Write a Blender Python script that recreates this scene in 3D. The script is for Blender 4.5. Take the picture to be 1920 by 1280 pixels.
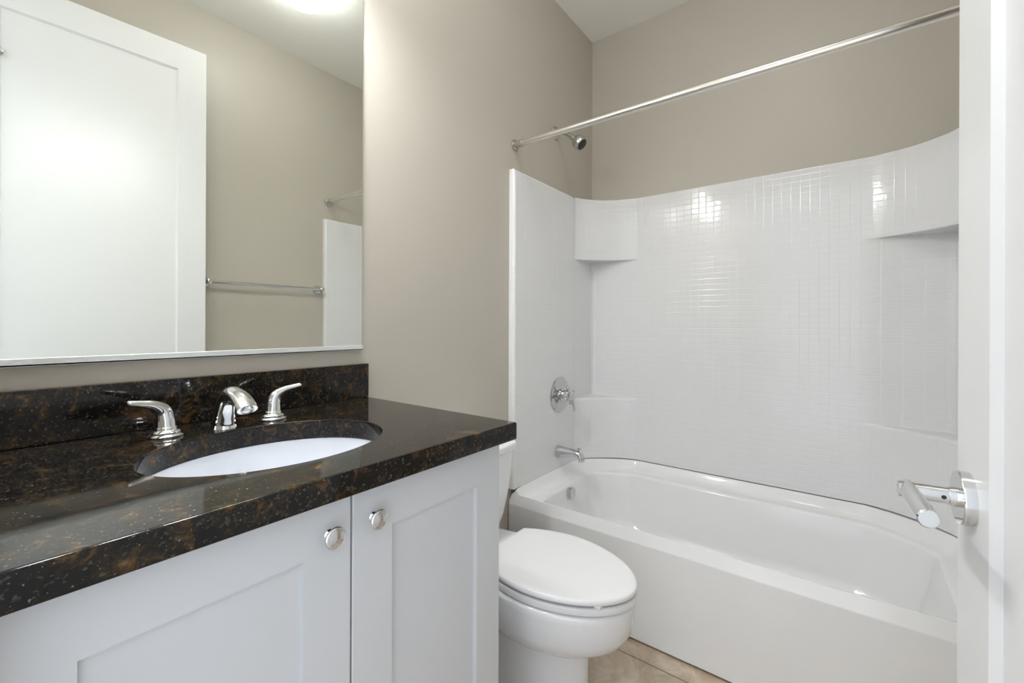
import bpy, bmesh, math, random
from mathutils import Vector, Matrix

random.seed(7)
for o in list(bpy.data.objects):
    bpy.data.objects.remove(o)
SC = bpy.context.scene
COL = SC.collection
PI = math.pi

# ---------------------------------------------------------------- camera
# x runs along the mirror wall towards the tub, y = 0 is the mirror wall
# (the room lies at y < 0), z is up; the tub's back wall is x = 0.
CAM_POS = Vector((-2.295, -1.161, 1.125))
YAW, ROLL, FPX, PY = math.radians(37.105), math.radians(0.225), 821.2, -31.27
cam_data = bpy.data.cameras.new('camera')
cam = bpy.data.objects.new('camera', cam_data)
COL.objects.link(cam)
F = Vector((math.cos(YAW), math.sin(YAW), 0))
R = Vector((math.sin(YAW), -math.cos(YAW), 0))
U = Vector((0, 0, 1))
R2 = R * math.cos(ROLL) + U * math.sin(ROLL)
U2 = -R * math.sin(ROLL) + U * math.cos(ROLL)
m = Matrix((R2, U2, -F)).transposed().to_4x4()
m.translation = CAM_POS
cam.matrix_world = m
cam_data.sensor_fit = 'HORIZONTAL'
cam_data.sensor_width = 36.0
cam_data.lens = 36.0 * FPX / 1920.0
cam_data.shift_y = PY / 1920.0
cam_data.clip_start = 0.01
SC.camera = cam

# ---------------------------------------------------------------- light levels
WORLD_STRENGTH = 1.45        # daylight of the hallway behind the open doorway
VANITY_EMIT = 21.0        # frosted shades
BULB_EMIT = 175.0         # the bulbs inside them, shining down
DOME_EMIT = 15.0
SC.view_settings.view_transform = 'Standard'
SC.view_settings.look = 'None'
SC.view_settings.gamma = 1.0
SC.view_settings.exposure = 0.36
SC.view_settings.use_curve_mapping = False
world = bpy.data.worlds.new('world')
SC.world = world
world.use_nodes = True
bg = world.node_tree.nodes['Background']
bg.inputs[0].default_value = (0.88, 0.95, 1.04, 1)
bg.inputs[1].default_value = WORLD_STRENGTH

# room sizes
H = 2.755          # ceiling
L = 1.524          # mirror wall to the wall opposite
XE = -2.285        # entry wall, room side


# ---------------------------------------------------------------- materials
def new_mat(name):
    mt = bpy.data.materials.new(name)
    mt.use_nodes = True
    nt = mt.node_tree
    return mt, nt, nt.nodes['Principled BSDF']


def mat(name, color, rough=0.5, metal=0.0, coat=0.0, spec=0.5, bump=None, emit=None):
    mt, nt, b = new_mat(name)
    b.inputs['Base Color'].default_value = (*color, 1)
    b.inputs['Roughness'].default_value = rough
    b.inputs['Metallic'].default_value = metal
    b.inputs['Coat Weight'].default_value = coat
    b.inputs['Coat Roughness'].default_value = 0.05
    b.inputs['Specular IOR Level'].default_value = spec
    if emit:
        b.inputs['Emission Color'].default_value = (*emit[0], 1)
        b.inputs['Emission Strength'].default_value = emit[1]
    if bump:
        tc = nt.nodes.new('ShaderNodeTexCoord')
        nz = nt.nodes.new('ShaderNodeTexNoise')
        nz.inputs['Scale'].default_value = bump[0]
        nz.inputs['Detail'].default_value = 3
        bp = nt.nodes.new('ShaderNodeBump')
        bp.inputs['Strength'].default_value = bump[1]
        bp.inputs['Distance'].default_value = 0.002
        nt.links.new(tc.outputs['Object'], nz.inputs['Vector'])
        nt.links.new(nz.outputs['Fac'], bp.inputs['Height'])
        nt.links.new(bp.outputs['Normal'], b.inputs['Normal'])
    return mt


def math_node(nt, op, a, b=None):
    n = nt.nodes.new('ShaderNodeMath')
    n.operation = op
    for i, v in enumerate((a, b)):
        if v is None:
            continue
        if isinstance(v, (int, float)):
            n.inputs[i].default_value = v
        else:
            nt.links.new(v, n.inputs[i])
    return n.outputs[0]


def ramp(nt, fac, stops, interp='LINEAR'):
    r = nt.nodes.new('ShaderNodeValToRGB')
    cr = r.color_ramp
    cr.interpolation = interp
    while len(cr.elements) < len(stops):
        cr.elements.new(0.5)
    for e, (p, c) in zip(cr.elements, stops):
        e.position = p
        e.color = (*c, 1)
    nt.links.new(fac, r.inputs[0])
    return r.outputs[0]


def mix_col(nt, fac, a, b):
    n = nt.nodes.new('ShaderNodeMix')
    n.data_type = 'RGBA'
    for s, v in ((0, fac), (6, a), (7, b)):
        if isinstance(v, (int, float)):
            n.inputs[s].default_value = v
        elif isinstance(v, tuple):
            n.inputs[s].default_value = (*v, 1)
        else:
            nt.links.new(v, n.inputs[s])
    return n.outputs[2]


def tile_mat():
    """White moulded acrylic embossed with a small tile grid (UV in metres)."""
    mt, nt, b = new_mat('embossed_acrylic')
    b.inputs['Base Color'].default_value = (0.82, 0.82, 0.82, 1)
    b.inputs['Roughness'].default_value = 0.11
    b.inputs['Specular IOR Level'].default_value = 0.5
    uv = nt.nodes.new('ShaderNodeUVMap')
    sp = nt.nodes.new('ShaderNodeSeparateXYZ')
    nt.links.new(uv.outputs['UV'], sp.inputs[0])

    def groove(c, pitch, w):
        f = math_node(nt, 'FRACT', math_node(nt, 'DIVIDE', c, pitch))
        d = math_node(nt, 'MULTIPLY', math_node(nt, 'ABSOLUTE', math_node(nt, 'SUBTRACT', f, 0.5)), 2.0)
        mr = nt.nodes.new('ShaderNodeMapRange')
        mr.interpolation_type = 'SMOOTHSTEP'
        mr.inputs['From Min'].default_value = 1 - w
        mr.inputs['From Max'].default_value = 1
        mr.inputs['To Min'].default_value = 1
        mr.inputs['To Max'].default_value = 0
        nt.links.new(d, mr.inputs['Value'])
        return mr.outputs[0]
    g = math_node(nt, 'MINIMUM', groove(sp.outputs[0], 0.0345, 0.16), groove(sp.outputs[1], 0.0265, 0.20))
    nz = nt.nodes.new('ShaderNodeTexNoise')
    nz.inputs['Scale'].default_value = 55
    nz.inputs['Detail'].default_value = 2
    nt.links.new(uv.outputs['UV'], nz.inputs['Vector'])
    h = math_node(nt, 'ADD', math_node(nt, 'MULTIPLY', g, 0.55), math_node(nt, 'MULTIPLY', nz.outputs['Fac'], 0.5))
    bp = nt.nodes.new('ShaderNodeBump')
    bp.inputs['Strength'].default_value = 0.5
    bp.inputs['Distance'].default_value = 0.0014
    nt.links.new(h, bp.inputs['Height'])
    nt.links.new(bp.outputs['Normal'], b.inputs['Normal'])
    return mt


def granite_mat():
    mt, nt, b = new_mat('polished_granite')
    tc = nt.nodes.new('ShaderNodeTexCoord')
    co = tc.outputs['Object']

    def noise(scale, detail=4, rough=0.6, dist=0.0):
        n = nt.nodes.new('ShaderNodeTexNoise')
        n.inputs['Scale'].default_value = scale
        n.inputs['Detail'].default_value = detail
        n.inputs['Roughness'].default_value = rough
        n.inputs['Distortion'].default_value = dist
        nt.links.new(co, n.inputs['Vector'])
        return n.outputs['Fac']

    def voro(scale, out='Color'):
        n = nt.nodes.new('ShaderNodeTexVoronoi')
        n.inputs['Scale'].default_value = scale
        nt.links.new(co, n.inputs['Vector'])
        return n.outputs[out]
    base = ramp(nt, noise(36, 8, 0.68, 0.6), [(0.32, (0.0025, 0.0032, 0.005)), (0.46, (0.007, 0.0055, 0.004)),
                                             (0.55, (0.018, 0.012, 0.006)), (0.61, (0.058, 0.031, 0.010)), (0.72, (0.17, 0.090, 0.024))])
    dark = ramp(nt, noise(14, 3, 0.5), [(0.42, (0, 0, 0)), (0.58, (1, 1, 1))])
    c1 = mix_col(nt, math_node(nt, 'MULTIPLY', dark, 0.6), base, (0.008, 0.008, 0.008))
    fleck = ramp(nt, noise(175, 2, 0.5, 0.3), [(0.60, (0, 0, 0)), (0.70, (1, 1, 1))])
    c2 = mix_col(nt, math_node(nt, 'MULTIPLY', fleck, 0.27), c1, (0.17, 0.155, 0.125))
    spark = ramp(nt, noise(260, 1, 0.5), [(0.70, (0, 0, 0)), (0.76, (1, 1, 1))])
    c2 = mix_col(nt, math_node(nt, 'MULTIPLY', spark, 0.38), c2, (0.34, 0.33, 0.30))
    nt.links.new(c2, b.inputs['Base Color'])
    b.inputs['Roughness'].default_value = 0.06
    b.inputs['Specular IOR Level'].default_value = 0.32
    return mt


def floor_mat():
    mt, nt, b = new_mat('beige_stone_tile')
    tc = nt.nodes.new('ShaderNodeTexCoord')
    mp = nt.nodes.new('ShaderNodeMapping')
    mp.inputs['Location'].default_value = (0.858, 0.20, 0)
    nt.links.new(tc.outputs['Object'], mp.inputs['Vector'])
    br = nt.nodes.new('ShaderNodeTexBrick')
    br.offset = 0.5
    br.inputs['Scale'].default_value = 1.0
    br.inputs['Brick Width'].default_value = 0.61
    br.inputs['Row Height'].default_value = 0.305
    br.inputs['Mortar Size'].default_value = 0.0022
    br.inputs['Mortar Smooth'].default_value = 0.1
    rot = nt.nodes.new('ShaderNodeMapping')
    rot.inputs['Rotation'].default_value = (0, 0, PI / 2)
    nt.links.new(mp.outputs[0], rot.inputs['Vector'])
    nt.links.new(rot.outputs[0], br.inputs['Vector'])
    nz = nt.nodes.new('ShaderNodeTexNoise')
    nz.inputs['Scale'].default_value = 9
    nz.inputs['Detail'].default_value = 8
    nz.inputs['Roughness'].default_value = 0.62
    nz.inputs['Distortion'].default_value = 0.8
    nt.links.new(tc.outputs['Object'], nz.inputs['Vector'])
    stone = ramp(nt, nz.outputs['Fac'], [(0.30, (0.32, 0.235, 0.165)), (0.44, (0.52, 0.41, 0.30)), (0.58, (0.68, 0.57, 0.45)), (0.72, (0.76, 0.68, 0.58))])
    c = mix_col(nt, br.outputs['Fac'], stone, (0.20, 0.15, 0.11))
    nt.links.new(c, b.inputs['Base Color'])
    b.inputs['Roughness'].default_value = 0.38
    bp = nt.nodes.new('ShaderNodeBump')
    bp.inputs['Strength'].default_value = 0.5
    bp.inputs['Distance'].default_value = 0.002
    bp.invert = True
    nt.links.new(br.outputs['Fac'], bp.inputs['Height'])
    nt.links.new(bp.outputs['Normal'], b.inputs['Normal'])
    return mt


M = {
    'wall': mat('taupe_wall_paint', (0.53, 0.491, 0.424), 0.42, bump=(160, 0.10)),
    'ceiling': mat('ceiling_paint', (0.89, 0.875, 0.82), 0.6, bump=(120, 0.10)),
    'trim': mat('white_trim_paint', (0.82, 0.82, 0.81), 0.3),
    'door': mat('white_door_paint', (0.68, 0.68, 0.675), 0.33),
    'cab': mat('white_cabinet_paint', (0.65, 0.665, 0.69), 0.35),
    'gap': mat('dark_toe_kick', (0.10, 0.10, 0.10), 0.6),
    'granite': granite_mat(),
    'porcelain': mat('white_porcelain', (0.87, 0.875, 0.89), 0.08, coat=0.3),
    'sink': mat('white_sink_porcelain', (0.86, 0.885, 0.94), 0.12),
    'seat': mat('white_seat_plastic', (0.85, 0.85, 0.85), 0.16),
    'tub': mat('white_tub_acrylic', (0.88, 0.88, 0.875), 0.11),
    'tile': tile_mat(),
    'chrome': mat('polished_chrome', (0.72, 0.73, 0.74), 0.05, 1.0),
    'satin': mat('satin_nickel', (0.58, 0.57, 0.54), 0.2, 1.0),
    'rod': mat('brushed_rod_metal', (0.80, 0.78, 0.74), 0.20, 1.0),
    'alu': mat('satin_aluminium', (0.78, 0.80, 0.79), 0.45, 0.4),
    'mirror': mat('mirror_silver', (0.88, 0.90, 0.86), 0.0, 1.0),
    'dark': mat('dark_rubber', (0.02, 0.02, 0.02), 0.5),
    'dome': mat('lit_dome_glass', (0.9, 0.9, 0.9), 0.3, emit=((0.98, 1.0, 1.01), DOME_EMIT)),
    'shade': mat('lit_frosted_shade', (0.9, 0.9, 0.9), 0.3, emit=((0.98, 1.0, 1.01), VANITY_EMIT)),
    'bulb': mat('lit_bulb', (0.9, 0.9, 0.9), 0.3, emit=((0.98, 1.0, 1.01), BULB_EMIT)),
    'fixture': mat('bath_chrome', (0.60, 0.61, 0.62), 0.07, 1.0),
    'floor': floor_mat(),
    'hall': mat('hallway_floor', (0.45, 0.40, 0.34), 0.4),
}

# ---------------------------------------------------------------- builders
ORIGIN = {}


def finish(bm, smooth=True, angle=35):
    bmesh.ops.recalc_face_normals(bm, faces=bm.faces)
    return bm


def obj(name, bm, mt, parent=None, angle=35, origin=None):
    """One mesh object; vertices are given in world coordinates."""
    bmesh.ops.recalc_face_normals(bm, faces=bm.faces[:])
    me = bpy.data.meshes.new(name)
    o = bpy.data.objects.new(name, me)
    COL.objects.link(o)
    if parent is not None:
        base = ORIGIN[parent.name]
        o.parent = parent
        org = base
    else:
        if origin is None:
            xs = [v.co for v in bm.verts]
            origin = Vector(((min(v.x for v in xs) + max(v.x for v in xs)) / 2,
                             (min(v.y for v in xs) + max(v.y for v in xs)) / 2,
                             min(v.z for v in xs)))
        org = Vector(origin)
        o.location = org
    ORIGIN[o.name] = org
    bmesh.ops.translate(bm, verts=bm.verts[:], vec=-org)
    bm.to_mesh(me)
    bm.free()
    me.materials.append(mt)
    for p in me.polygons:
        p.use_smooth = True
    me.set_sharp_from_angle(angle=math.radians(angle))
    wn = o.modifiers.new('weighted_normal', 'WEIGHTED_NORMAL')
    wn.keep_sharp = True
    wn.weight = 60
    return o


def thing(name, loc, label, cat, group=None):
    o = bpy.data.objects.new(name, None)
    COL.objects.link(o)
    o.empty_display_size = 0.05
    o.location = loc
    ORIGIN[o.name] = Vector(loc)
    return tag(o, label, cat, group)


def tag(o, label, cat, group=None):
    o['label'] = label
    o['category'] = cat
    if group:
        o['group'] = group
    return o


def struct(name, bm, mt, parent=None, origin=None):
    o = obj(name, bm, mt, parent, origin=origin)
    if parent is None:
        o['kind'] = 'structure'
    return o


def add_box(bm, lo, hi, bevel=0.0, seg=2, tf=None):
    vs = []
    for z in (lo[2], hi[2]):
        for x, y in ((lo[0], lo[1]), (hi[0], lo[1]), (hi[0], hi[1]), (lo[0], hi[1])):
            vs.append(bm.verts.new((x, y, z)))
    fs = [(3, 2, 1, 0), (4, 5, 6, 7), (0, 1, 5, 4), (1, 2, 6, 5), (2, 3, 7, 6), (3, 0, 4, 7)]
    faces = [bm.faces.new([vs[i] for i in f]) for f in fs]
    if bevel > 0:
        es = list({e for f in faces for e in f.edges})
        r = bmesh.ops.bevel(bm, geom=es, offset=bevel, segments=seg, profile=0.5, affect='EDGES', clamp_overlap=True)
        vs = list({v for f in r['faces'] for v in f.verts} | {v for v in vs if v.is_valid})
    if tf:
        for v in vs:
            v.co = tf(v.co)
    return bm


def box(lo, hi, bevel=0.0, seg=2, tf=None):
    return add_box(bmesh.new(), lo, hi, bevel, seg, tf)


def loft(bm, loops, closed=True, cap0=False, cap1=False):
    rings = [[bm.verts.new(p) for p in lp] for lp in loops]
    n = len(rings[0])
    for a, b in zip(rings[:-1], rings[1:]):
        for i in range(n if closed else n - 1):
            j = (i + 1) % n
            bm.faces.new((a[i], a[j], b[j], b[i]))
    if cap0:
        bm.faces.new(rings[0][::-1])
    if cap1:
        bm.faces.new(rings[-1])
    return rings


def basis(axis):
    a = Vector(axis).normalized()
    h = Vector((0, 0, 1)) if abs(a.z) < 0.9 else Vector((1, 0, 0))
    u = a.cross(h).normalized()
    return u, a.cross(u).normalized(), a


def add_lathe(bm, center, axis, prof, n=40):
    """prof: (radius, height along axis) pairs; ends are capped."""
    u, v, a = basis(axis)
    c = Vector(center)
    loops = []
    for r, h in prof:
        r = max(r, 1e-4)
        loops.append([c + a * h + (u * math.cos(2 * PI * i / n) + v * math.sin(2 * PI * i / n)) * r for i in range(n)])
    loft(bm, loops, True, True, True)
    return bm


def lathe(center, axis, prof, n=40):
    return add_lathe(bmesh.new(), center, axis, prof, n)


def smooth_path(pts, k=6):
    """Catmull-Rom through the points; tuples may carry extra values (radii)."""
    P = [tuple(pts[0])] + [tuple(q) for q in pts] + [tuple(pts[-1])]
    out = []
    for i in range(1, len(P) - 2):
        for s in range(k):
            t = s / k
            out.append(tuple(0.5 * (2 * b + (c - a) * t + (2 * a - 5 * b + 4 * c - d) * t * t + (3 * b - a - 3 * c + d) * t ** 3)
                             for a, b, c, d in zip(P[i - 1], P[i], P[i + 1], P[i + 2])))
    out.append(tuple(pts[-1]))
    return out


def add_tube(bm, pts, n=20, round_end=True, ref=(0, 0, 1)):
    """pts: (x, y, z, ra, rb): ra across, rb along the up side of the section."""
    P = [Vector(q[:3]) for q in pts]
    loops = []
    for i, q in enumerate(pts):
        d = (P[min(i + 1, len(P) - 1)] - P[max(i - 1, 0)]).normalized()
        s = d.cross(Vector(ref))
        if s.length < 1e-3:
            s = d.cross(Vector((0, 1, 0.01)))
        s.normalize()
        w = s.cross(d).normalized()
        ra = q[3]
        rb = q[4] if len(q) > 4 else ra
        loops.append([P[i] + s * ra * math.cos(2 * PI * k / n) + w * rb * math.sin(2 * PI * k / n) for k in range(n)])
    if round_end:
        d = (P[-1] - P[-2]).normalized()
        c = P[-1]
        base = [v - c for v in loops[-1]]
        r = min(pts[-1][3], pts[-1][-1])
        for t in (0.35, 0.65, 0.88, 0.99):
            loops.append([c + d * r * t * 0.8 + v * math.sqrt(1 - t * t) for v in base])
    loft(bm, loops, True, True, True)
    return bm


def tube(pts, n=20, round_end=True, ref=(0, 0, 1)):
    return add_tube(bmesh.new(), pts, n, round_end, ref)


def shaker(x0, x1, z0, z1, thick, stile, rail, recess, slope, tf):
    """Framed board with a sunk panel; local (u, w, v): w = 0 back, w = thick front."""
    bm = bmesh.new()
    e = 0.0015

    def rect(ins_x, ins_z, w):
        return [tf((x0 + ins_x, w, z0 + ins_z)), tf((x1 - ins_x, w, z0 + ins_z)),
                tf((x1 - ins_x, w, z1 - ins_z)), tf((x0 + ins_x, w, z1 - ins_z))]
    loops = [rect(0, 0, 0), rect(0, 0, thick - e), rect(e, e, thick), rect(stile, rail, thick),
             rect(stile + slope, rail + slope, thick - recess)]
    loft(bm, loops, True, True, True)
    return bm


def bez(p0, pc, p2, k):
    return [tuple((1 - t) ** 2 * a + 2 * t * (1 - t) * b + t * t * c for a, b, c in zip(p0, pc, p2))
            for t in [i / (k - 1) for i in range(k)]]


def seg(a, b, k):
    return [tuple(p + (q - p) * (i / (k - 1)) for p, q in zip(a, b)) for i in range(k)]


# ================================================================= SETTING
T = 0.12
struct('floor', box((-3.6, -L - T, -0.10), (T, T, 0.0)), M['floor'], None, (0, 0, 0))
struct('ceiling', box((XE - T, -L - T, H), (T, T, H + 0.1)), M['ceiling'])
struct('wall_back', box((XE - T, 0.0, 0.0), (T, T, H)), M['wall'])
struct('wall_right', box((0.0, -L, 0.0), (T, 0.0, H)), M['wall'])
struct('wall_front', box((XE - T, -L - T, 0.0), (T, -L, H)), M['wall'])
DY0, DY1, DH = -1.352, -0.592, 2.425           # doorway in the entry wall
bm = bmesh.new()
add_box(bm, (XE - T, DY1, 0.0), (XE, 0.0, H))
add_box(bm, (XE - T, -L, 0.0), (XE, DY0, H))
add_box(bm, (XE - T, DY0, DH), (XE, DY1, H))
struct('wall_left', bm, M['wall'])
bm = bmesh.new()                                # door jamb lining and casing on the hall side
add_box(bm, (XE - T - 0.002, DY1 - 0.016, 0.0), (XE + 0.001, DY1 + 0.001, DH))
add_box(bm, (XE - T - 0.002, DY0 - 0.001, 0.0), (XE + 0.001, DY0 + 0.016, DH))
add_box(bm, (XE - T - 0.002, DY0, DH - 0.016), (XE + 0.001, DY1, DH + 0.001))
add_box(bm, (XE - T - 0.016, DY1 - 0.01, 0.0), (XE - T, DY1 + 0.06, DH + 0.06), 0.003)
add_box(bm, (XE - T - 0.016, DY0 - 0.06, 0.0), (XE - T, DY0 + 0.01, DH + 0.06), 0.003)
add_box(bm, (XE - T - 0.016, DY0 - 0.06, DH - 0.01), (XE - T, DY1 + 0.06, DH + 0.06), 0.003)
struct('trim_1', bm, M['trim'])
bm = box((-1.512, -0.014, 0.0), (-0.79, 0.0, 0.11), 0.004)
struct('baseboard_back', bm, M['trim'])
bm = box((XE, -L, 0.0), (-0.79, -L + 0.014, 0.11), 0.004)
struct('baseboard_front', bm, M['trim'])

# ---- the open door, swung against the wall opposite the mirror
XD, YD, TH = -1.511, -1.277, 0.073
DU = Vector((-math.cos(TH), -math.sin(TH), 0))   # from latch edge towards the hinges
DN = Vector((-math.sin(TH), math.cos(TH), 0))    # out of the face seen in the mirror
DP = Vector((XD, YD, 0))
DTH = 0.035
DWID = 0.752


def door_tf(c):
    return DP + DU * c[0] + DN * (c[1] - DTH) + Vector((0, 0, c[2]))


door = obj('door_1', shaker(0, DWID, 0.012, 2.407, DTH, 0.108, 0.114, 0.009, 0.007, door_tf), M['door'])
door['kind'] = 'structure'


def dpt(u, n, z):
    return DP + DU * u + DN * n + Vector((0, 0, z))


HU, HZ = 0.047, 0.922
hd = obj('door_handle', add_tube(
    add_tube(bmesh.new(), [(*dpt(HU, 0.008, HZ), 0.0095), (*dpt(HU, 0.0555, HZ), 0.0095), (*dpt(HU, 0.0640, HZ), 0.0095)], 28, False),
    [(*dpt(HU - 0.0095, 0.0545, HZ), 0.0098), (*dpt(HU + 0.05, 0.0545, HZ), 0.0098), (*dpt(HU + 0.0995, 0.0545, HZ), 0.0098), (*dpt(HU + 0.101, 0.0545, HZ), 0.0085)], 28, False), M['chrome'], door)
obj('rosette', lathe(dpt(HU, 0.0, HZ), DN, [(0.031, 0.0), (0.031, 0.0095), (0.0300, 0.011), (0.0115, 0.011), (0.0110, 0.0185), (0.0095, 0.019)], 48), M['chrome'], hd)
obj('set_screw', lathe(dpt(HU, 0.024, HZ) + DU * 0.0088, DU, [(0.0024, 0), (0.0024, 0.0009)], 14), M['dark'], hd)
obj('latch_plate', box((-0.0012, 0.008, 0.885), (0.0005, 0.030, 0.955), 0, 2, door_tf), M['satin'], door)
bm = lathe(dpt(0.652, 0.0, 2.12), DN, [(0.020, 0), (0.020, 0.004), (0.017, 0.007), (0.008, 0.009)], 32)
add_tube(bm, smooth_path([(*dpt(0.652, 0.006, 2.12), 0.006), (*dpt(0.652, 0.035, 2.116), 0.006), (*dpt(0.652, 0.048, 2.13), 0.006), (*dpt(0.652, 0.05, 2.15), 0.008)]), 16)
obj('robe_hook', bm, M['chrome'], door)

# ================================================================= VANITY
van = thing('vanity_cabinet', (-1.902, -0.27, 0), 'white two-door vanity cabinet under the dark granite countertop', 'cabinet')
VX0, VX1, VF = XE + 0.001, -1.518, -0.54
bm = bmesh.new()
add_box(bm, (VX0, VF + 0.0205, 0.10), (VX0 + 0.018, -0.003, 0.866))
add_box(bm, (VX1 - 0.018, VF + 0.0205, 0.0), (VX1, -0.003, 0.866))
add_box(bm, (VX0 + 0.018, VF + 0.0205, 0.10), (VX1 - 0.018, -0.003, 0.118))
add_box(bm, (VX0 + 0.018, VF + 0.0205, 0.118), (VX1 - 0.018, VF + 0.036, 0.866))
obj('carcass', bm, M['cab'], van)
obj('toe_kick', box((VX0, VF + 0.07, 0.001), (VX1 - 0.0185, VF + 0.085, 0.0995)), M['cab'], van)


def van_tf(c):
    return Vector((c[0], VF + 0.02 - c[1], c[2]))


GX = -1.893
for x0, x1, kx in ((VX0 + 0.002, GX - 0.0016, -1.932), (GX + 0.0016, VX1 - 0.0005, -1.854)):
    d = obj('cabinet_door', shaker(x0, x1, 0.105, 0.857, 0.02, 0.0765, 0.0765, 0.009, 0.0015, van_tf), M['cab'], van)
    kz = 0.806
    kb = lathe((kx, VF, kz), (0, -1, 0), [(0.0085, 0), (0.0085, 0.0015), (0.0062, 0.004), (0.0058, 0.011), (0.0085, 0.0145), (0.0160, 0.0165),
                                         (0.0165, 0.0185), (0.0158, 0.0200), (0.0145, 0.0208), (0.0138, 0.0204), (0.0125, 0.0206), (0.008, 0.0222), (0.003, 0.0229), (0, 0.023)], 40)
    obj('knob', kb, M['chrome'], d)

# ---- countertop with an oval cut-out, and its backsplash
SX, SY, SA, SB = -1.911, -0.3225, 0.202, 0.160
CX0, CX1, CY0, CY1 = XE + 0.001, -1.503, -0.576, -0.001
Z1, Z0 = 0.907, 0.867


def rect_hit(ang, x0, x1, y0, y1):
    dx, dy = math.cos(ang), math.sin(ang)
    ts = []
    if abs(dx) > 1e-9:
        ts += [((x0 if dx < 0 else x1) - SX) / dx]
    if abs(dy) > 1e-9:
        ts += [((y0 if dy < 0 else y1) - SY) / dy]
    t = min(ts)
    return SX + dx * t, SY + dy * t


angs = [2 * PI * i / 120 for i in range(120)]
for cx_, cy_ in ((CX0, CY0), (CX1, CY0), (CX1, CY1), (CX0, CY1)):
    a = math.atan2(cy_ - SY, cx_ - SX) % (2 * PI)
    k = min(range(120), key=lambda i: abs(angs[i] - a))
    angs[k] = a


def ell(a, b, z):
    return [(SX + a * math.cos(t), SY + b * math.sin(t), z) for t in
            [math.atan2(math.sin(q) / SB, math.cos(q) / SA) for q in angs]]


def rc(ins, z):
    out = []
    for q in angs:
        x, y = rect_hit(q, CX0, CX1, CY0, CY1)
        out.append((min(max(x, CX0 + ins), CX1 - ins), min(max(y, CY0 + ins), CY1 - ins), z))
    return out


ct = thing('countertop', ((CX0 + CX1) / 2, (CY0 + CY1) / 2, Z0), 'dark brown speckled granite countertop with an oval sink cut-out', 'countertop')
e = 0.004
bm = bmesh.new()
lps = [ell(SA, SB, Z0 + 0.001), ell(SA, SB, Z1 - 0.003), ell(SA + 0.0009, SB + 0.0009, Z1 - 0.0009), ell(SA + 0.003, SB + 0.003, Z1),
       rc(e, Z1), rc(e * 0.3, Z1 - e * 0.3), rc(0, Z1 - e), rc(0, Z0 + e), rc(e * 0.3, Z0 + e * 0.3), rc(e, Z0), ell(SA + 0.003, SB + 0.003, Z0)]
rings = loft(bm, lps, True)
for i in range(120):
    j = (i + 1) % 120
    bm.faces.new((rings[-1][i], rings[-1][j], rings[0][j], rings[0][i]))
obj('slab', bm, M['granite'], ct, angle=28)
tag(obj('backsplash', box((CX0, -0.022, Z1 + 0.0006), (CX1, -0.001, 1.007), 0.0015), M['granite']),
    'low dark granite backsplash strip on the wall behind the faucet', 'backsplash')

# ---- undermount sink
sink = thing('sink_basin', (SX, SY, 0.72), 'white oval undermount sink basin below the granite countertop', 'sink')
prof = [(1.10, 0.8565), (1.10, 0.8655), (1.015, 0.8655), (1.005, 0.858), (0.985, 0.835), (0.955, 0.80), (0.90, 0.772), (0.80, 0.752), (0.62, 0.740), (0.40, 0.733), (0.20, 0.730), (0.105, 0.729)]
bm = bmesh.new()
loops = [[(SX + SA * s * math.cos(t), SY + SB * s * math.sin(t), z) for t in [2 * PI * i / 96 for i in range(96)]] for s, z in prof]
out = [(0.12, 0.715), (0.45, 0.720), (0.85, 0.740), (0.98, 0.775), (1.03, 0.83), (1.04, 0.8565)]
loops += [[(SX + SA * s * math.cos(t), SY + SB * s * math.sin(t), z) for t in [2 * PI * i / 96 for i in range(96)]] for s, z in out]
loops.append(loops[0])
loft(bm, loops, True)
bmesh.ops.remove_doubles(bm, verts=bm.verts[:], dist=1e-5)
obj('bowl', bm, M['sink'], sink)
obj('drain', lathe((SX, SY, 0.722), (0, 0, 1), [(0.0195, 0), (0.0195, 0.0085), (0.019, 0.0100), (0.016, 0.0105), (0.015, 0.009), (0.013, 0.010), (0.006, 0.013), (0, 0.0135)], 36), M['chrome'], sink)

# ---- widespread faucet
FZ = Z1 + 0.0003
fc = thing('sink_faucet', (-1.925, -0.125, Z1), 'chrome widespread faucet with two lever handles behind the oval sink', 'faucet')
spt = tube(smooth_path([(-1.925, -0.122, FZ, 0.0245, 0.0265), (-1.925, -0.123, FZ + 0.012, 0.022, 0.024), (-1.925, -0.128, FZ + 0.040, 0.0185, 0.021),
                       (-1.925, -0.141, FZ + 0.063, 0.0170, 0.0185), (-1.925, -0.165, FZ + 0.0745, 0.0165, 0.0150), (-1.925, -0.196, FZ + 0.072, 0.0180, 0.0125),
                       (-1.925, -0.221, FZ + 0.062, 0.0190, 0.0120), (-1.925, -0.236, FZ + 0.050, 0.0185, 0.0125)], 7), 28, False, ref=(0, 0.3, 1))
s = obj('spout', spt, M['chrome'], fc)
ax = Vector((0, -0.62, -0.78)).normalized()
obj('aerator', lathe(Vector((-1.925, -0.2345, FZ + 0.0505)), ax, [(0.0115, -0.004), (0.0115, 0.0045), (0.0095, 0.005), (0.009, 0.002), (0, 0.002)], 28), M['satin'], s)
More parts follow.
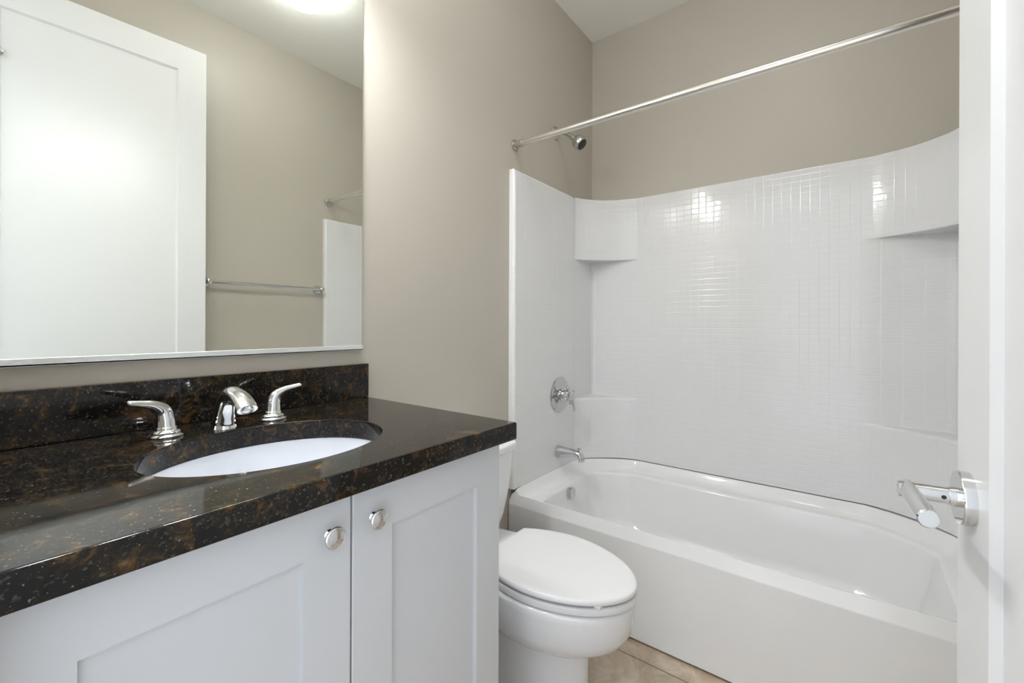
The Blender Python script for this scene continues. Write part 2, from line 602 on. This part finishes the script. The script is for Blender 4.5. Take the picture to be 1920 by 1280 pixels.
for hx, sg in ((-2.022, -1), (-1.824, 1)):
    hb = lathe((hx, -0.117, FZ), (0, 0, 1), [(0.0295, 0), (0.0300, 0.003), (0.0275, 0.0055), (0.0245, 0.0068), (0.0250, 0.0090), (0.0225, 0.0125), (0.0185, 0.014), (0.0180, 0.018), (0.0150, 0.021)], 44)
    h = obj('faucet_handle', hb, M['chrome'], fc)
    pth = [(hx, -0.117, FZ + 0.012, 0.0175, 0.0175), (hx + 0.001 * sg, -0.117, FZ + 0.034, 0.0150, 0.0155), (hx + 0.006 * sg, -0.118, FZ + 0.051, 0.0118, 0.0130),
           (hx + 0.020 * sg, -0.120, FZ + 0.0625, 0.0098, 0.0088), (hx + 0.038 * sg, -0.123, FZ + 0.0685, 0.0080, 0.0056), (hx + 0.058 * sg, -0.127, FZ + 0.0725, 0.0066, 0.0042)]
    obj('lever', tube(smooth_path(pth, 7), 24, True, ref=(-sg, 0, 0.35)), M['chrome'], h)

# ---- frameless mirror standing in an aluminium channel
mir = thing('wall_mirror', (-1.90, -0.004, 1.047), 'large frameless wall mirror in an aluminium channel above the vanity', 'mirror')
MX0, MX1 = XE + 0.002, -1.517
obj('glass', box((MX0, -0.0065, 1.0525), (MX1, -0.0008, 2.14), 0.0006, 1), M['mirror'], mir)
bm = bmesh.new()
add_box(bm, (MX0, -0.0105, 1.0475), (MX1 + 0.001, -0.0004, 1.0515), 0.0005, 1)
add_box(bm, (MX0, -0.0105, 1.0480), (MX1 + 0.001, -0.0075, 1.0620), 0.0005, 1)
obj('channel', bm, M['alu'], mir)

# ---- vanity light above the mirror
vl = thing('vanity_light', (-1.91, 0, 2.235), 'three-shade light bar on the wall over the vanity mirror', 'lamp')
obj('backplate', box((-2.13, -0.028, 2.235), (-1.69, -0.0005, 2.325), 0.006), M['satin'], vl)
for lx in (-2.085, -1.91, -1.735):
    arm = obj('lamp_arm', tube(smooth_path([(lx, -0.026, 2.285, 0.008), (lx, -0.095, 2.296, 0.008), (lx, -0.174, 2.284, 0.008), (lx, -0.185, 2.258, 0.011)]), 18), M['satin'], vl)
    obj('lamp_shade', lathe((lx, -0.185, 2.255), (0, 0, -1), [(0.018, 0), (0.032, 0.006), (0.045, 0.022), (0.053, 0.050), (0.059, 0.085), (0.064, 0.112), (0.060, 0.112), (0.055, 0.085), (0.048, 0.05), (0.03, 0.022), (0.012, 0.012)], 36), M['shade'], arm)
    obj('bulb', lathe((lx, -0.185, 2.255), (0, 0, -1), [(0.013, 0.013), (0.014, 0.045), (0.022, 0.056), (0.029, 0.070), (0.030, 0.084), (0.026, 0.098), (0.016, 0.107), (0, 0.110)], 24), M['bulb'], arm)

# ---- ceiling dome
LX, LY, LS = -1.235, -0.905, 0.8
cl = thing('ceiling_light', (LX, LY, H), 'round flush ceiling dome light reflected at the top of the mirror', 'lamp')
obj('base', lathe((LX, LY, H - 0.0005), (0, 0, -1), [(0.132, 0), (0.132, 0.018), (0.126, 0.0185)], 56), M['trim'], cl)
obj('dome_shade', lathe((LX, LY, H - 0.0190), (0, 0, -1), [(r * LS, h) for r, h in ((0.158, 0), (0.163, 0.012), (0.160, 0.030), (0.145, 0.052), (0.115, 0.070), (0.07, 0.082), (0.03, 0.086), (0, 0.087))], 56), M['dome'], cl)

# ================================================================= TUB
TX = -0.784
K, MS = 12, 14


def ring(c_fl, c_bl, c_br, c_fr, zf):
    """Closed plan loop; each corner = (start, control, end) in (x, y)."""
    pts = []
    cs = (c_fl, c_bl, c_br, c_fr)
    for i, c in enumerate(cs):
        b = bez(*c, K)
        pts += b
        nx = cs[(i + 1) % 4][0]
        pts += seg(b[-1], nx, MS)[1:-1]
    return [(x, y, zf(x, y)) for x, y in pts]


def sym(c):
    return tuple((x, -L - y) for x, y in c[::-1])


def rring(front, side, back, r, rb, z, bc=None):
    """front: x of the front edge, side: inset from both end walls, back: x of the back edge."""
    fl = ((front + r, 0), (front, 0), (front, -r))
    fl = tuple((x, y - side) for x, y in fl)[::-1]      # goes from the front edge round to the side
    bl = bc if bc else ((back - rb, -side), (back, -side), (back, -side - rb))
    return ring(fl, bl, sym(bl), sym(fl), z)


def ss(a, b, t):
    t = min(max((t - a) / (b - a), 0), 1)
    return t * t * (3 - 2 * t)


def zmix(zfront, zside):
    return lambda x, y: zfront + (zside - 0.003 * ss(-0.3, -0.1, x) - zfront) * ss(TX + 0.003, TX + 0.022, x)


COLC = ((-0.256, -0.030), (-0.110, -0.110), (-0.045, -0.295))       # plan curve of the corner units


def off(c, d):
    return tuple((x - d * a, y - d * b) for (x, y), (a, b) in zip(c, ((0.1, 1), (0.75, 0.75), (1, 0.1))))


tub = thing('bathtub', (-0.39, -L / 2, 0), 'white alcove bathtub with a plain apron beside the toilet', 'bathtub')
W0 = 0.0012
bm = bmesh.new()
loops = [
    rring(TX + 0.025, W0, -W0, 0.006, 0.01, lambda x, y: 0.001),
    rring(TX + 0.025, W0, -W0, 0.006, 0.01, lambda x, y: 0.0075),
    rring(TX + 0.001, W0, -W0, 0.006, 0.01, lambda x, y: 0.0075),
    rring(TX, W0, -W0, 0.006, 0.01, lambda x, y: 0.010),
    rring(TX, W0, -W0, 0.006, 0.01, zmix(0.346, 0.38)),
    rring(TX + 0.0015, W0, -W0, 0.007, 0.01, zmix(0.3525, 0.400)),
    rring(TX + 0.005, 0.010, -0.02, 0.008, 0.20, zmix(0.357, 0.412)),
    rring(TX + 0.010, 0.0315, -0.045, 0.010, 0.22, zmix(0.3595, 0.4130), off(COLC, 0.001)),
    rring(TX + 0.015, 0.036, -0.055, 0.012, 0.22, zmix(0.3605, 0.403), off(COLC, 0.009)),
    rring(TX + 0.021, 0.044, -0.070, 0.014, 0.22, zmix(0.361, 0.380), off(COLC, 0.022)),
    rring(TX + 0.032, 0.060, -0.085, 0.020, 0.22, zmix(0.361, 0.3665), off(COLC, 0.036)),
    rring(TX + 0.050, 0.080, -0.100, 0.030, 0.22, lambda x, y: 0.361, off(COLC, 0.048)),
    rring(-0.702, 0.100, -0.118, 0.045, 0.22, lambda x, y: 0.360, off(COLC, 0.064)),
    rring(-0.694, 0.108, -0.127, 0.050, 0.22, lambda x, y: 0.3565, off(COLC, 0.072)),
    rring(-0.688, 0.115, -0.134, 0.055, 0.22, lambda x, y: 0.347, off(COLC, 0.080)),
    rring(-0.675, 0.128, -0.150, 0.075, 0.22, lambda x, y: 0.26, off(COLC, 0.098)),
    rring(-0.655, 0.155, -0.170, 0.10, 0.22, lambda x, y: 0.15, off(COLC, 0.125)),
    rring(-0.625, 0.190, -0.195, 0.11, 0.20, lambda x, y: 0.095),
    rring(-0.575, 0.250, -0.250, 0.10, 0.16, lambda x, y: 0.073),
    rring(-0.48, 0.40, -0.32, 0.05, 0.08, lambda x, y: 0.068),
]
loft(bm, loops, True, False, True)
obj('tub_shell', bm, M['tub'], tub, angle=50)
obj('overflow_plate', lathe((-0.457, -0.1225, 0.325), (0, -1, 0.12), [(0.024, -0.006), (0.0260, 0.004), (0.0265, 0.012), (0.0255, 0.016), (0.020, 0.0175), (0, 0.018)], 40), M['fixture'], tub)
obj('drain', lathe((-0.41, -0.33, 0.0655), (0, 0, 1), [(0.036, 0), (0.036, 0.006), (0.032, 0.009), (0.015, 0.013), (0, 0.0135)], 36), M['fixture'], tub)

# ---- three-piece surround with the tile grid moulded in
sur = thing('tub_surround', (-0.39, -L / 2, 0.41), 'white moulded tub surround with an embossed tile grid and corner shelves', 'tub surround')
ZB, ZT = 0.4138, 1.80


def set_uv(bm, fn):
    lay = bm.loops.layers.uv.new('UVMap')
    for f in bm.faces:
        for lp in f.loops:
            lp[lay].uv = fn(lp.vert.co)


for sgn, ws in ((1, 0.0), (-1, -L)):
    bm = bmesh.new()
    y0, y1 = ws - 0.0008 * sgn, ws - 0.030 * sgn
    add_box(bm, (TX, min(y0, y1), ZB), (-0.2575, max(y0, y1), ZT))
    es = [ed for ed in bm.edges if all(abs(v.co.y - y1) < 1e-5 for v in ed.verts) and not all(abs(v.co.z - ZB) < 1e-5 for v in ed.verts) and not all(abs(v.co.x + 0.2575) < 1e-5 for v in ed.verts)]
    bmesh.ops.bevel(bm, geom=es, offset=0.012, segments=4, profile=0.5, affect='EDGES')
    set_uv(bm, lambda c: (-c.x, c.z))
    obj('side_panel', bm, M['tile'], sur)

BX = -0.045
def cub(p0, p1, p2, p3, k):
    out = []
    for i in range(k):
        t = i / (k - 1)
        w = ((1 - t) ** 3, 3 * t * (1 - t) ** 2, 3 * t * t * (1 - t), t ** 3)
        out.append(tuple(sum(c * q for c, q in zip(w, v)) for v in zip(p0, p1, p2, p3)))
    return out


col = cub(COLC[0], (-0.175, -0.043), (-0.058, -0.190), COLC[2], 24)
nk = seg(COLC[0], (-0.075, -0.030), 8)[:-1] + bez((-0.075, -0.030), (BX, -0.030), (BX, -0.060), 9) + seg((BX, -0.060), COLC[2], 9)[1:]


def mirrored(c):
    return [(x, -L - y) for x, y in c[::-1]]


def profile(c):
    mid = seg(c[-1], (BX, -L - c[-1][1]), 24)[1:-1]
    return c + mid + mirrored(c)


def lerp(a, b, t):
    return [tuple(p + (q - p) * t for p, q in zip(u_, v_)) for u_, v_ in zip(a, b)]


pc, pn = profile(col), profile(nk)
back = [(min(x + 0.0, -0.0008) if False else x, y) for x, y in pc]
walls = []
for x, y in pc:                                   # matching points on the walls behind
    if y > -0.295:
        t = [i for i, q in enumerate(pc) if q == (x, y)][0] / 23
        walls.append((-0.256 + 0.256 * min(1, t * 2), 0.0) if t < 0.5 else (0.0, -0.295 * (t - 0.5) * 2))
    elif y < -L + 0.295:
        t = [i for i, q in enumerate(pc[::-1]) if q == (x, y)][0] / 23
        walls.append((-0.256 + 0.256 * min(1, t * 2), -L) if t < 0.5 else (0.0, -L + 0.295 * (t - 0.5) * 2))
    else:
        walls.append((0.0, y))
walls = [(min(x, -0.0008), min(max(y, -L + 0.0008), -0.0008)) for x, y in walls]
lv = [(pc, ZB), (pc, 0.45), (pc, 0.722), (lerp(pc, pn, 0.03), 0.730), (lerp(pc, pn, 0.12), 0.7345), (lerp(pc, pn, 0.9), 0.736), (lerp(pc, pn, 0.98), 0.740), (pn, 0.752),
      (pn, 1.455), (lerp(pc, pn, 0.97), 1.467), (lerp(pc, pn, 0.9), 1.471), (lerp(pc, pn, 0.08), 1.472), (lerp(pc, pn, 0.02), 1.474), (pc, 1.480), (pc, ZT - 0.006),
      (lerp(pc, walls, 0.05), ZT - 0.001), (lerp(pc, walls, 0.15), ZT), (walls, ZT)]
bm = bmesh.new()
lay = bm.loops.layers.uv.new('UVMap')
rows = []
for pl, z in lv:
    rows.append([bm.verts.new((x, y, z)) for x, y in pl])
arc = [0.0]
for a, b in zip(pc[:-1], pc[1:]):
    arc.append(arc[-1] + math.dist(a, b))
for ri, (a, b) in enumerate(zip(rows[:-1], rows[1:])):
    for i in range(len(a) - 1):
        f = bm.faces.new((a[i], a[i + 1], b[i + 1], b[i]))
        for lp, (k, z) in zip(f.loops, ((i, lv[ri][1]), (i + 1, lv[ri][1]), (i + 1, lv[ri + 1][1]), (i, lv[ri + 1][1]))):
            lp[lay].uv = (arc[k], z)
obj('back_panel', bm, M['tile'], sur, angle=40)

# ---- tub filler, valve, shower head
ts = thing('tub_spout', (-0.418, -0.030, 0.497), 'chrome tub spout with a lift knob above the tub rim', 'faucet')
bm = tube(smooth_path([(-0.418, -0.0305, 0.497, 0.0300, 0.0300), (-0.418, -0.036, 0.497, 0.0305, 0.0305), (-0.418, -0.070, 0.499, 0.0270, 0.0265), (-0.418, -0.110, 0.5035, 0.0220, 0.0200),
                      (-0.418, -0.140, 0.503, 0.0200, 0.0175), (-0.418, -0.158, 0.490, 0.0190, 0.0155), (-0.418, -0.1625, 0.470, 0.0180, 0.0145)], 7), 28, False, ref=(0, 0.25, 1))
obj('spout_body', bm, M['fixture'], ts)
obj('diverter_knob', lathe((-0.418, -0.147, 0.513), (0, -0.2, 1), [(0.0035, 0), (0.0035, 0.012), (0.0085, 0.0135), (0.0090, 0.018), (0.006, 0.020), (0, 0.0205)], 24), M['fixture'], ts)

VC = Vector((-0.404, -0.0302, 0.778))
sv = thing('shower_valve', VC, 'round chrome shower valve on the tub side panel', 'shower valve')
obj('escutcheon', lathe(VC, (0, -1, 0), [(0.088, 0), (0.088, 0.004), (0.085, 0.007), (0.070, 0.0095), (0.062, 0.0100), (0.058, 0.0085), (0.050, 0.010), (0.035, 0.0115), (0.030, 0.0115)], 64), M['fixture'], sv)
hnd = obj('valve_handle', lathe(VC, (0, -1, 0), [(0.030, 0.0105), (0.030, 0.022), (0.026, 0.026), (0.024, 0.048), (0.026, 0.052), (0.026, 0.062), (0.022, 0.067), (0.008, 0.069), (0, 0.069)], 36), M['fixture'], sv)
bm = bmesh.new()
for a in (0.35, PI / 2 + 0.35, PI + 0.35, 1.5 * PI + 0.35):
    dx, dz = math.cos(a), math.sin(a)
    add_tube(bm, smooth_path([(VC.x + dx * 0.018, VC.y - 0.056, VC.z + dz * 0.018, 0.0085, 0.0085), (VC.x + dx * 0.032, VC.y - 0.056, VC.z + dz * 0.032, 0.0065, 0.0065), (VC.x + dx * 0.042, VC.y - 0.056, VC.z + dz * 0.042, 0.0085, 0.0085)]), 18, True, ref=(0, 1, 0.1))
add_tube(bm, smooth_path([(VC.x + 0.020, VC.y - 0.054, VC.z - 0.010, 0.008, 0.006), (VC.x + 0.030, VC.y - 0.062, VC.z - 0.045, 0.006, 0.005), (VC.x + 0.032, VC.y - 0.066, VC.z - 0.078, 0.006, 0.004)]), 18, True, ref=(0, 1, 0.1))
obj('handle_arms', bm, M['fixture'], hnd)

sh = thing('shower', (-0.406, 0, 2.09), 'small round shower head on a bent arm above the surround', 'shower')
obj('wall_flange', lathe((-0.406, -0.0005, 2.09), (0, -1, 0), [(0.034, 0), (0.034, 0.003), (0.030, 0.009), (0.018, 0.013), (0.012, 0.014)], 40), M['satin'], sh)
obj('shower_arm', tube(smooth_path([(-0.406, -0.008, 2.09, 0.0105), (-0.406, -0.045, 2.084, 0.0105), (-0.406, -0.080, 2.062, 0.0105), (-0.406, -0.108, 2.036, 0.0105)]), 20, False), M['satin'], sh)
hax = Vector((0, -0.74, -0.67)).normalized()
hb = Vector((-0.406, -0.102, 2.042))
hd2 = obj('shower_head', lathe(hb, hax, [(0.0135, -0.006), (0.0140, 0.008), (0.0105, 0.011), (0.0115, 0.014), (0.0190, 0.0175), (0.0265, 0.024), (0.0315, 0.033), (0.0335, 0.043), (0.0335, 0.050), (0.0345, 0.0505), (0.0345, 0.0535), (0.0330, 0.0540), (0.0310, 0.062), (0.0275, 0.068), (0.0265, 0.067), (0, 0.067)], 44), M['satin'], sh)
obj('spray_face', lathe(hb, hax, [(0.0258, 0.0665), (0.0258, 0.0690), (0.022, 0.0715), (0, 0.0725)], 36), M['dark'], hd2)

# ---- curtain rod
RX, RZ = -0.749, 1.917
rd = thing('shower_rod', (RX, -L / 2, RZ), 'long bare metal shower curtain rod spanning above the bathtub', 'curtain rod')
bm = bmesh.new()
add_lathe(bm, (RX, -0.035, RZ), (0, -1, 0), [(0.0128, 0), (0.0128, L - 0.07)], 32)
obj('rod_tube', bm, M['rod'], rd)
for ys, dr in ((-0.0005, -1), (-L + 0.0005, 1)):
    obj('rod_flange', lathe((RX, ys, RZ), (0, dr, 0), [(0.0235, 0), (0.0240, 0.003), (0.0225, 0.007), (0.0165, 0.009), (0.0155, 0.010), (0.0155, 0.044), (0.0135, 0.045)], 36), M['satin'], rd)

# ---- towel bar on the wall opposite the mirror
TZ = 1.342
tb = thing('towel_bar', (-1.123, -L, TZ), 'chrome towel bar on the beige wall reflected in the mirror', 'towel bar')
obj('bar', lathe((-1.447, -L + 0.062, TZ), (1, 0, 0), [(0.0085, 0), (0.0085, 0.631)], 28), M['chrome'], tb)
for px in (-1.440, -0.823):
    bm = lathe((px, -L + 0.0005, TZ), (0, 1, 0), [(0.0265, 0), (0.0265, 0.004), (0.023, 0.009), (0.014, 0.012), (0.0115, 0.020), (0.0110, 0.045), (0.0135, 0.050), (0.0145, 0.062), (0.0135, 0.073), (0.008, 0.077), (0, 0.078)], 36)
    obj('post', bm, M['chrome'], tb)

# ================================================================= TOILET
TC = -1.180


def egg(w, hb, yb, ym, yf, z, n=40, p=1.88):
    """Closed plan loop: straight back edge, full sides, pointed-oval front."""
    half = []
    for i in range(n // 4 + 1):
        t = i / (n // 4)
        y = yb + (ym - yb) * t
        half.append((w - (w - hb) * (1 - t) ** 2, y))
    for i in range(1, n // 2 + 1):
        a = PI / 2 * i / (n // 2)
        cw, sw = math.cos(a), math.sin(a)
        half.append((w * max(cw, 0) ** (2 / p), ym + (yf - ym) * sw ** (2 / p)))
    pts = [(TC + x, y) for x, y in half] + [(TC - x, y) for x, y in half[-2::-1]]
    bk = [(TC - hb + 2 * hb * i / 6, yb) for i in range(1, 6)]
    return [(x, y, z) for x, y in pts + bk]


toi = thing('toilet', (TC, -0.36, 0), 'white elongated toilet with closed lid between vanity and bathtub', 'toilet')
bm = bmesh.new()
secs = [(0.104, 0.09, -0.10, -0.40, -0.600, 0.001), (0.106, 0.09, -0.10, -0.40, -0.604, 0.012), (0.100, 0.085, -0.10, -0.40, -0.592, 0.028), (0.099, 0.08, -0.11, -0.40, -0.586, 0.08),
        (0.099, 0.075, -0.11, -0.40, -0.586, 0.160), (0.0995, 0.075, -0.10, -0.41, -0.588, 0.218), (0.102, 0.076, -0.095, -0.415, -0.593, 0.2255), (0.108, 0.077, -0.09, -0.425, -0.604, 0.231), (0.124, 0.082, -0.08, -0.44, -0.634, 0.239),
        (0.144, 0.088, -0.07, -0.455, -0.667, 0.252), (0.159, 0.095, -0.06, -0.465, -0.694, 0.272), (0.169, 0.102, -0.05, -0.47, -0.711, 0.300), (0.174, 0.105, -0.045, -0.47, -0.719, 0.335), (0.175, 0.106, -0.045, -0.47, -0.721, 0.362),
        (0.175, 0.107, -0.045, -0.47, -0.721, 0.376), (0.171, 0.104, -0.048, -0.47, -0.717, 0.382), (0.162, 0.096, -0.055, -0.47, -0.708, 0.3845)]
rings = loft(bm, [egg(*s_) for s_ in secs], True, True, False)
inner = [(0.118, 0.06, -0.30, -0.46, -0.645, 0.3845), (0.108, 0.05, -0.31, -0.46, -0.63, 0.365), (0.09, 0.04, -0.33, -0.46, -0.60, 0.28), (0.05, 0.03, -0.37, -0.46, -0.53, 0.20)]
loops2 = [egg(*s_) for s_ in inner]
r2 = loft(bm, loops2, True, False, True)
n = len(rings[-1])
for i in range(n):
    j = (i + 1) % n
    bm.faces.new((rings[-1][i], rings[-1][j], r2[0][j], r2[0][i]))
obj('bowl', bm, M['porcelain'], toi, angle=80)
# seat ring
bm = bmesh.new()
so = [(0.165, 0.105, -0.272, -0.47, -0.720, 0.3865), (0.1695, 0.110, -0.268, -0.47, -0.7255, 0.389), (0.1700, 0.111, -0.267, -0.47, -0.726, 0.393), (0.1700, 0.111, -0.267, -0.47, -0.726, 0.403), (0.1685, 0.110, -0.268, -0.47, -0.7245, 0.4060), (0.164, 0.103, -0.274, -0.47, -0.719, 0.4078)]
si = [(0.118, 0.06, -0.33, -0.47, -0.66, 0.4078), (0.112, 0.055, -0.335, -0.47, -0.652, 0.402), (0.112, 0.055, -0.335, -0.47, -0.652, 0.390), (0.116, 0.058, -0.332, -0.47, -0.656, 0.3865)]
rr = loft(bm, [egg(*s_) for s_ in so + si], True)
n = len(rr[0])
for i in range(n):
    j = (i + 1) % n
    bm.faces.new((rr[-1][i], rr[-1][j], rr[0][j], rr[0][i]))
seat = obj('seat', bm, M['seat'], toi, angle=50)
# lid
lb = bmesh.new()
lo = [(0.163, 0.106, -0.290, -0.47, -0.719, 0.4140), (0.1695, 0.113, -0.286, -0.47, -0.7255, 0.4148), (0.1710, 0.1145, -0.285, -0.47, -0.727, 0.4175), (0.1705, 0.114, -0.2855, -0.47, -0.7265, 0.4230),
      (0.1680, 0.112, -0.287, -0.47, -0.7245, 0.4275), (0.162, 0.107, -0.291, -0.47, -0.718, 0.4300), (0.145, 0.095, -0.30, -0.47, -0.70, 0.4315), (0.10, 0.06, -0.34, -0.47, -0.63, 0.4330), (0.04, 0.02, -0.42, -0.47, -0.54, 0.4338)]
loft(lb, [egg(*s_) for s_ in lo], True, True, True)
lid = obj('lid', lb, M['seat'], toi, angle=50)
for bx, by in ((TC - 0.092, -0.668), (TC + 0.092, -0.668)):
    obj('bumper', box((bx - 0.010, by - 0.008, 0.4075), (bx + 0.010, by + 0.010, 0.4145), 0.001, 1), M['seat'], lid)
for hx in (TC - 0.062, TC + 0.062):
    obj('hinge', box((hx - 0.018, -0.300, 0.3855), (hx + 0.018, -0.262, 0.412), 0.005, 3), M['seat'], toi)


def tank_ring(w, yb, yf, bow, z, r=0.035):
    """Rounded plan with a bowed front."""
    pts = []
    nn = 12
    for i in range(nn + 1):
        x = w - r - (2 * (w - r)) * i / nn
        pts.append((TC + x, yf - bow * (1 - (x / w) ** 2)))
    yl = yf - bow * (1 - ((w - r) / w) ** 2)
    left = [(TC - (w - r) - r * math.sin(a), yl + r - r * math.cos(a)) for a in [PI / 2 * k / 6 for k in range(1, 7)]]
    right = [(TC + (w - r) + r * math.sin(a), yl + r - r * math.cos(a)) for a in [PI / 2 * k / 6 for k in range(6, 0, -1)]]
    bkl = [(TC - w, yb - 0.01), (TC - w + 0.01, yb), (TC, yb), (TC + w - 0.01, yb), (TC + w, yb - 0.01)]
    return [(x, y, z) for x, y in pts + left + bkl + right]


bm = bmesh.new()
tk = [(0.100, -0.03, -0.150, 0.010, 0.3855), (0.118, -0.025, -0.165, 0.012, 0.393), (0.134, -0.022, -0.176, 0.014, 0.41), (0.150, -0.020, -0.182, 0.016, 0.45), (0.168, -0.018, -0.186, 0.018, 0.52),
      (0.184, -0.016, -0.190, 0.020, 0.60), (0.193, -0.016, -0.192, 0.020, 0.66), (0.195, -0.016, -0.192, 0.020, 0.668)]
loft(bm, [tank_ring(*q) for q in tk], True, True, True)
tank = obj('tank', bm, M['porcelain'], toi, angle=50)
bm = bmesh.new()
tl = [(0.195, -0.014, -0.193, 0.020, 0.669), (0.202, -0.012, -0.199, 0.020, 0.673), (0.203, -0.012, -0.200, 0.020, 0.690), (0.198, -0.014, -0.196, 0.020, 0.698), (0.185, -0.022, -0.184, 0.020, 0.701)]
loft(bm, [tank_ring(*q) for q in tl], True, True, True)
obj('tank_lid', bm, M['porcelain'], toi, angle=50)
fl = lathe((TC - 0.13, -0.198, 0.615), (0, -1, 0), [(0.014, -0.006), (0.014, 0.006), (0.009, 0.010)], 24)
add_tube(fl, smooth_path([(TC - 0.13, -0.211, 0.615, 0.007, 0.005), (TC - 0.10, -0.214, 0.612, 0.007, 0.004), (TC - 0.06, -0.214, 0.604, 0.008, 0.004)]), 16)
obj('flush_lever', fl, M['chrome'], tank)
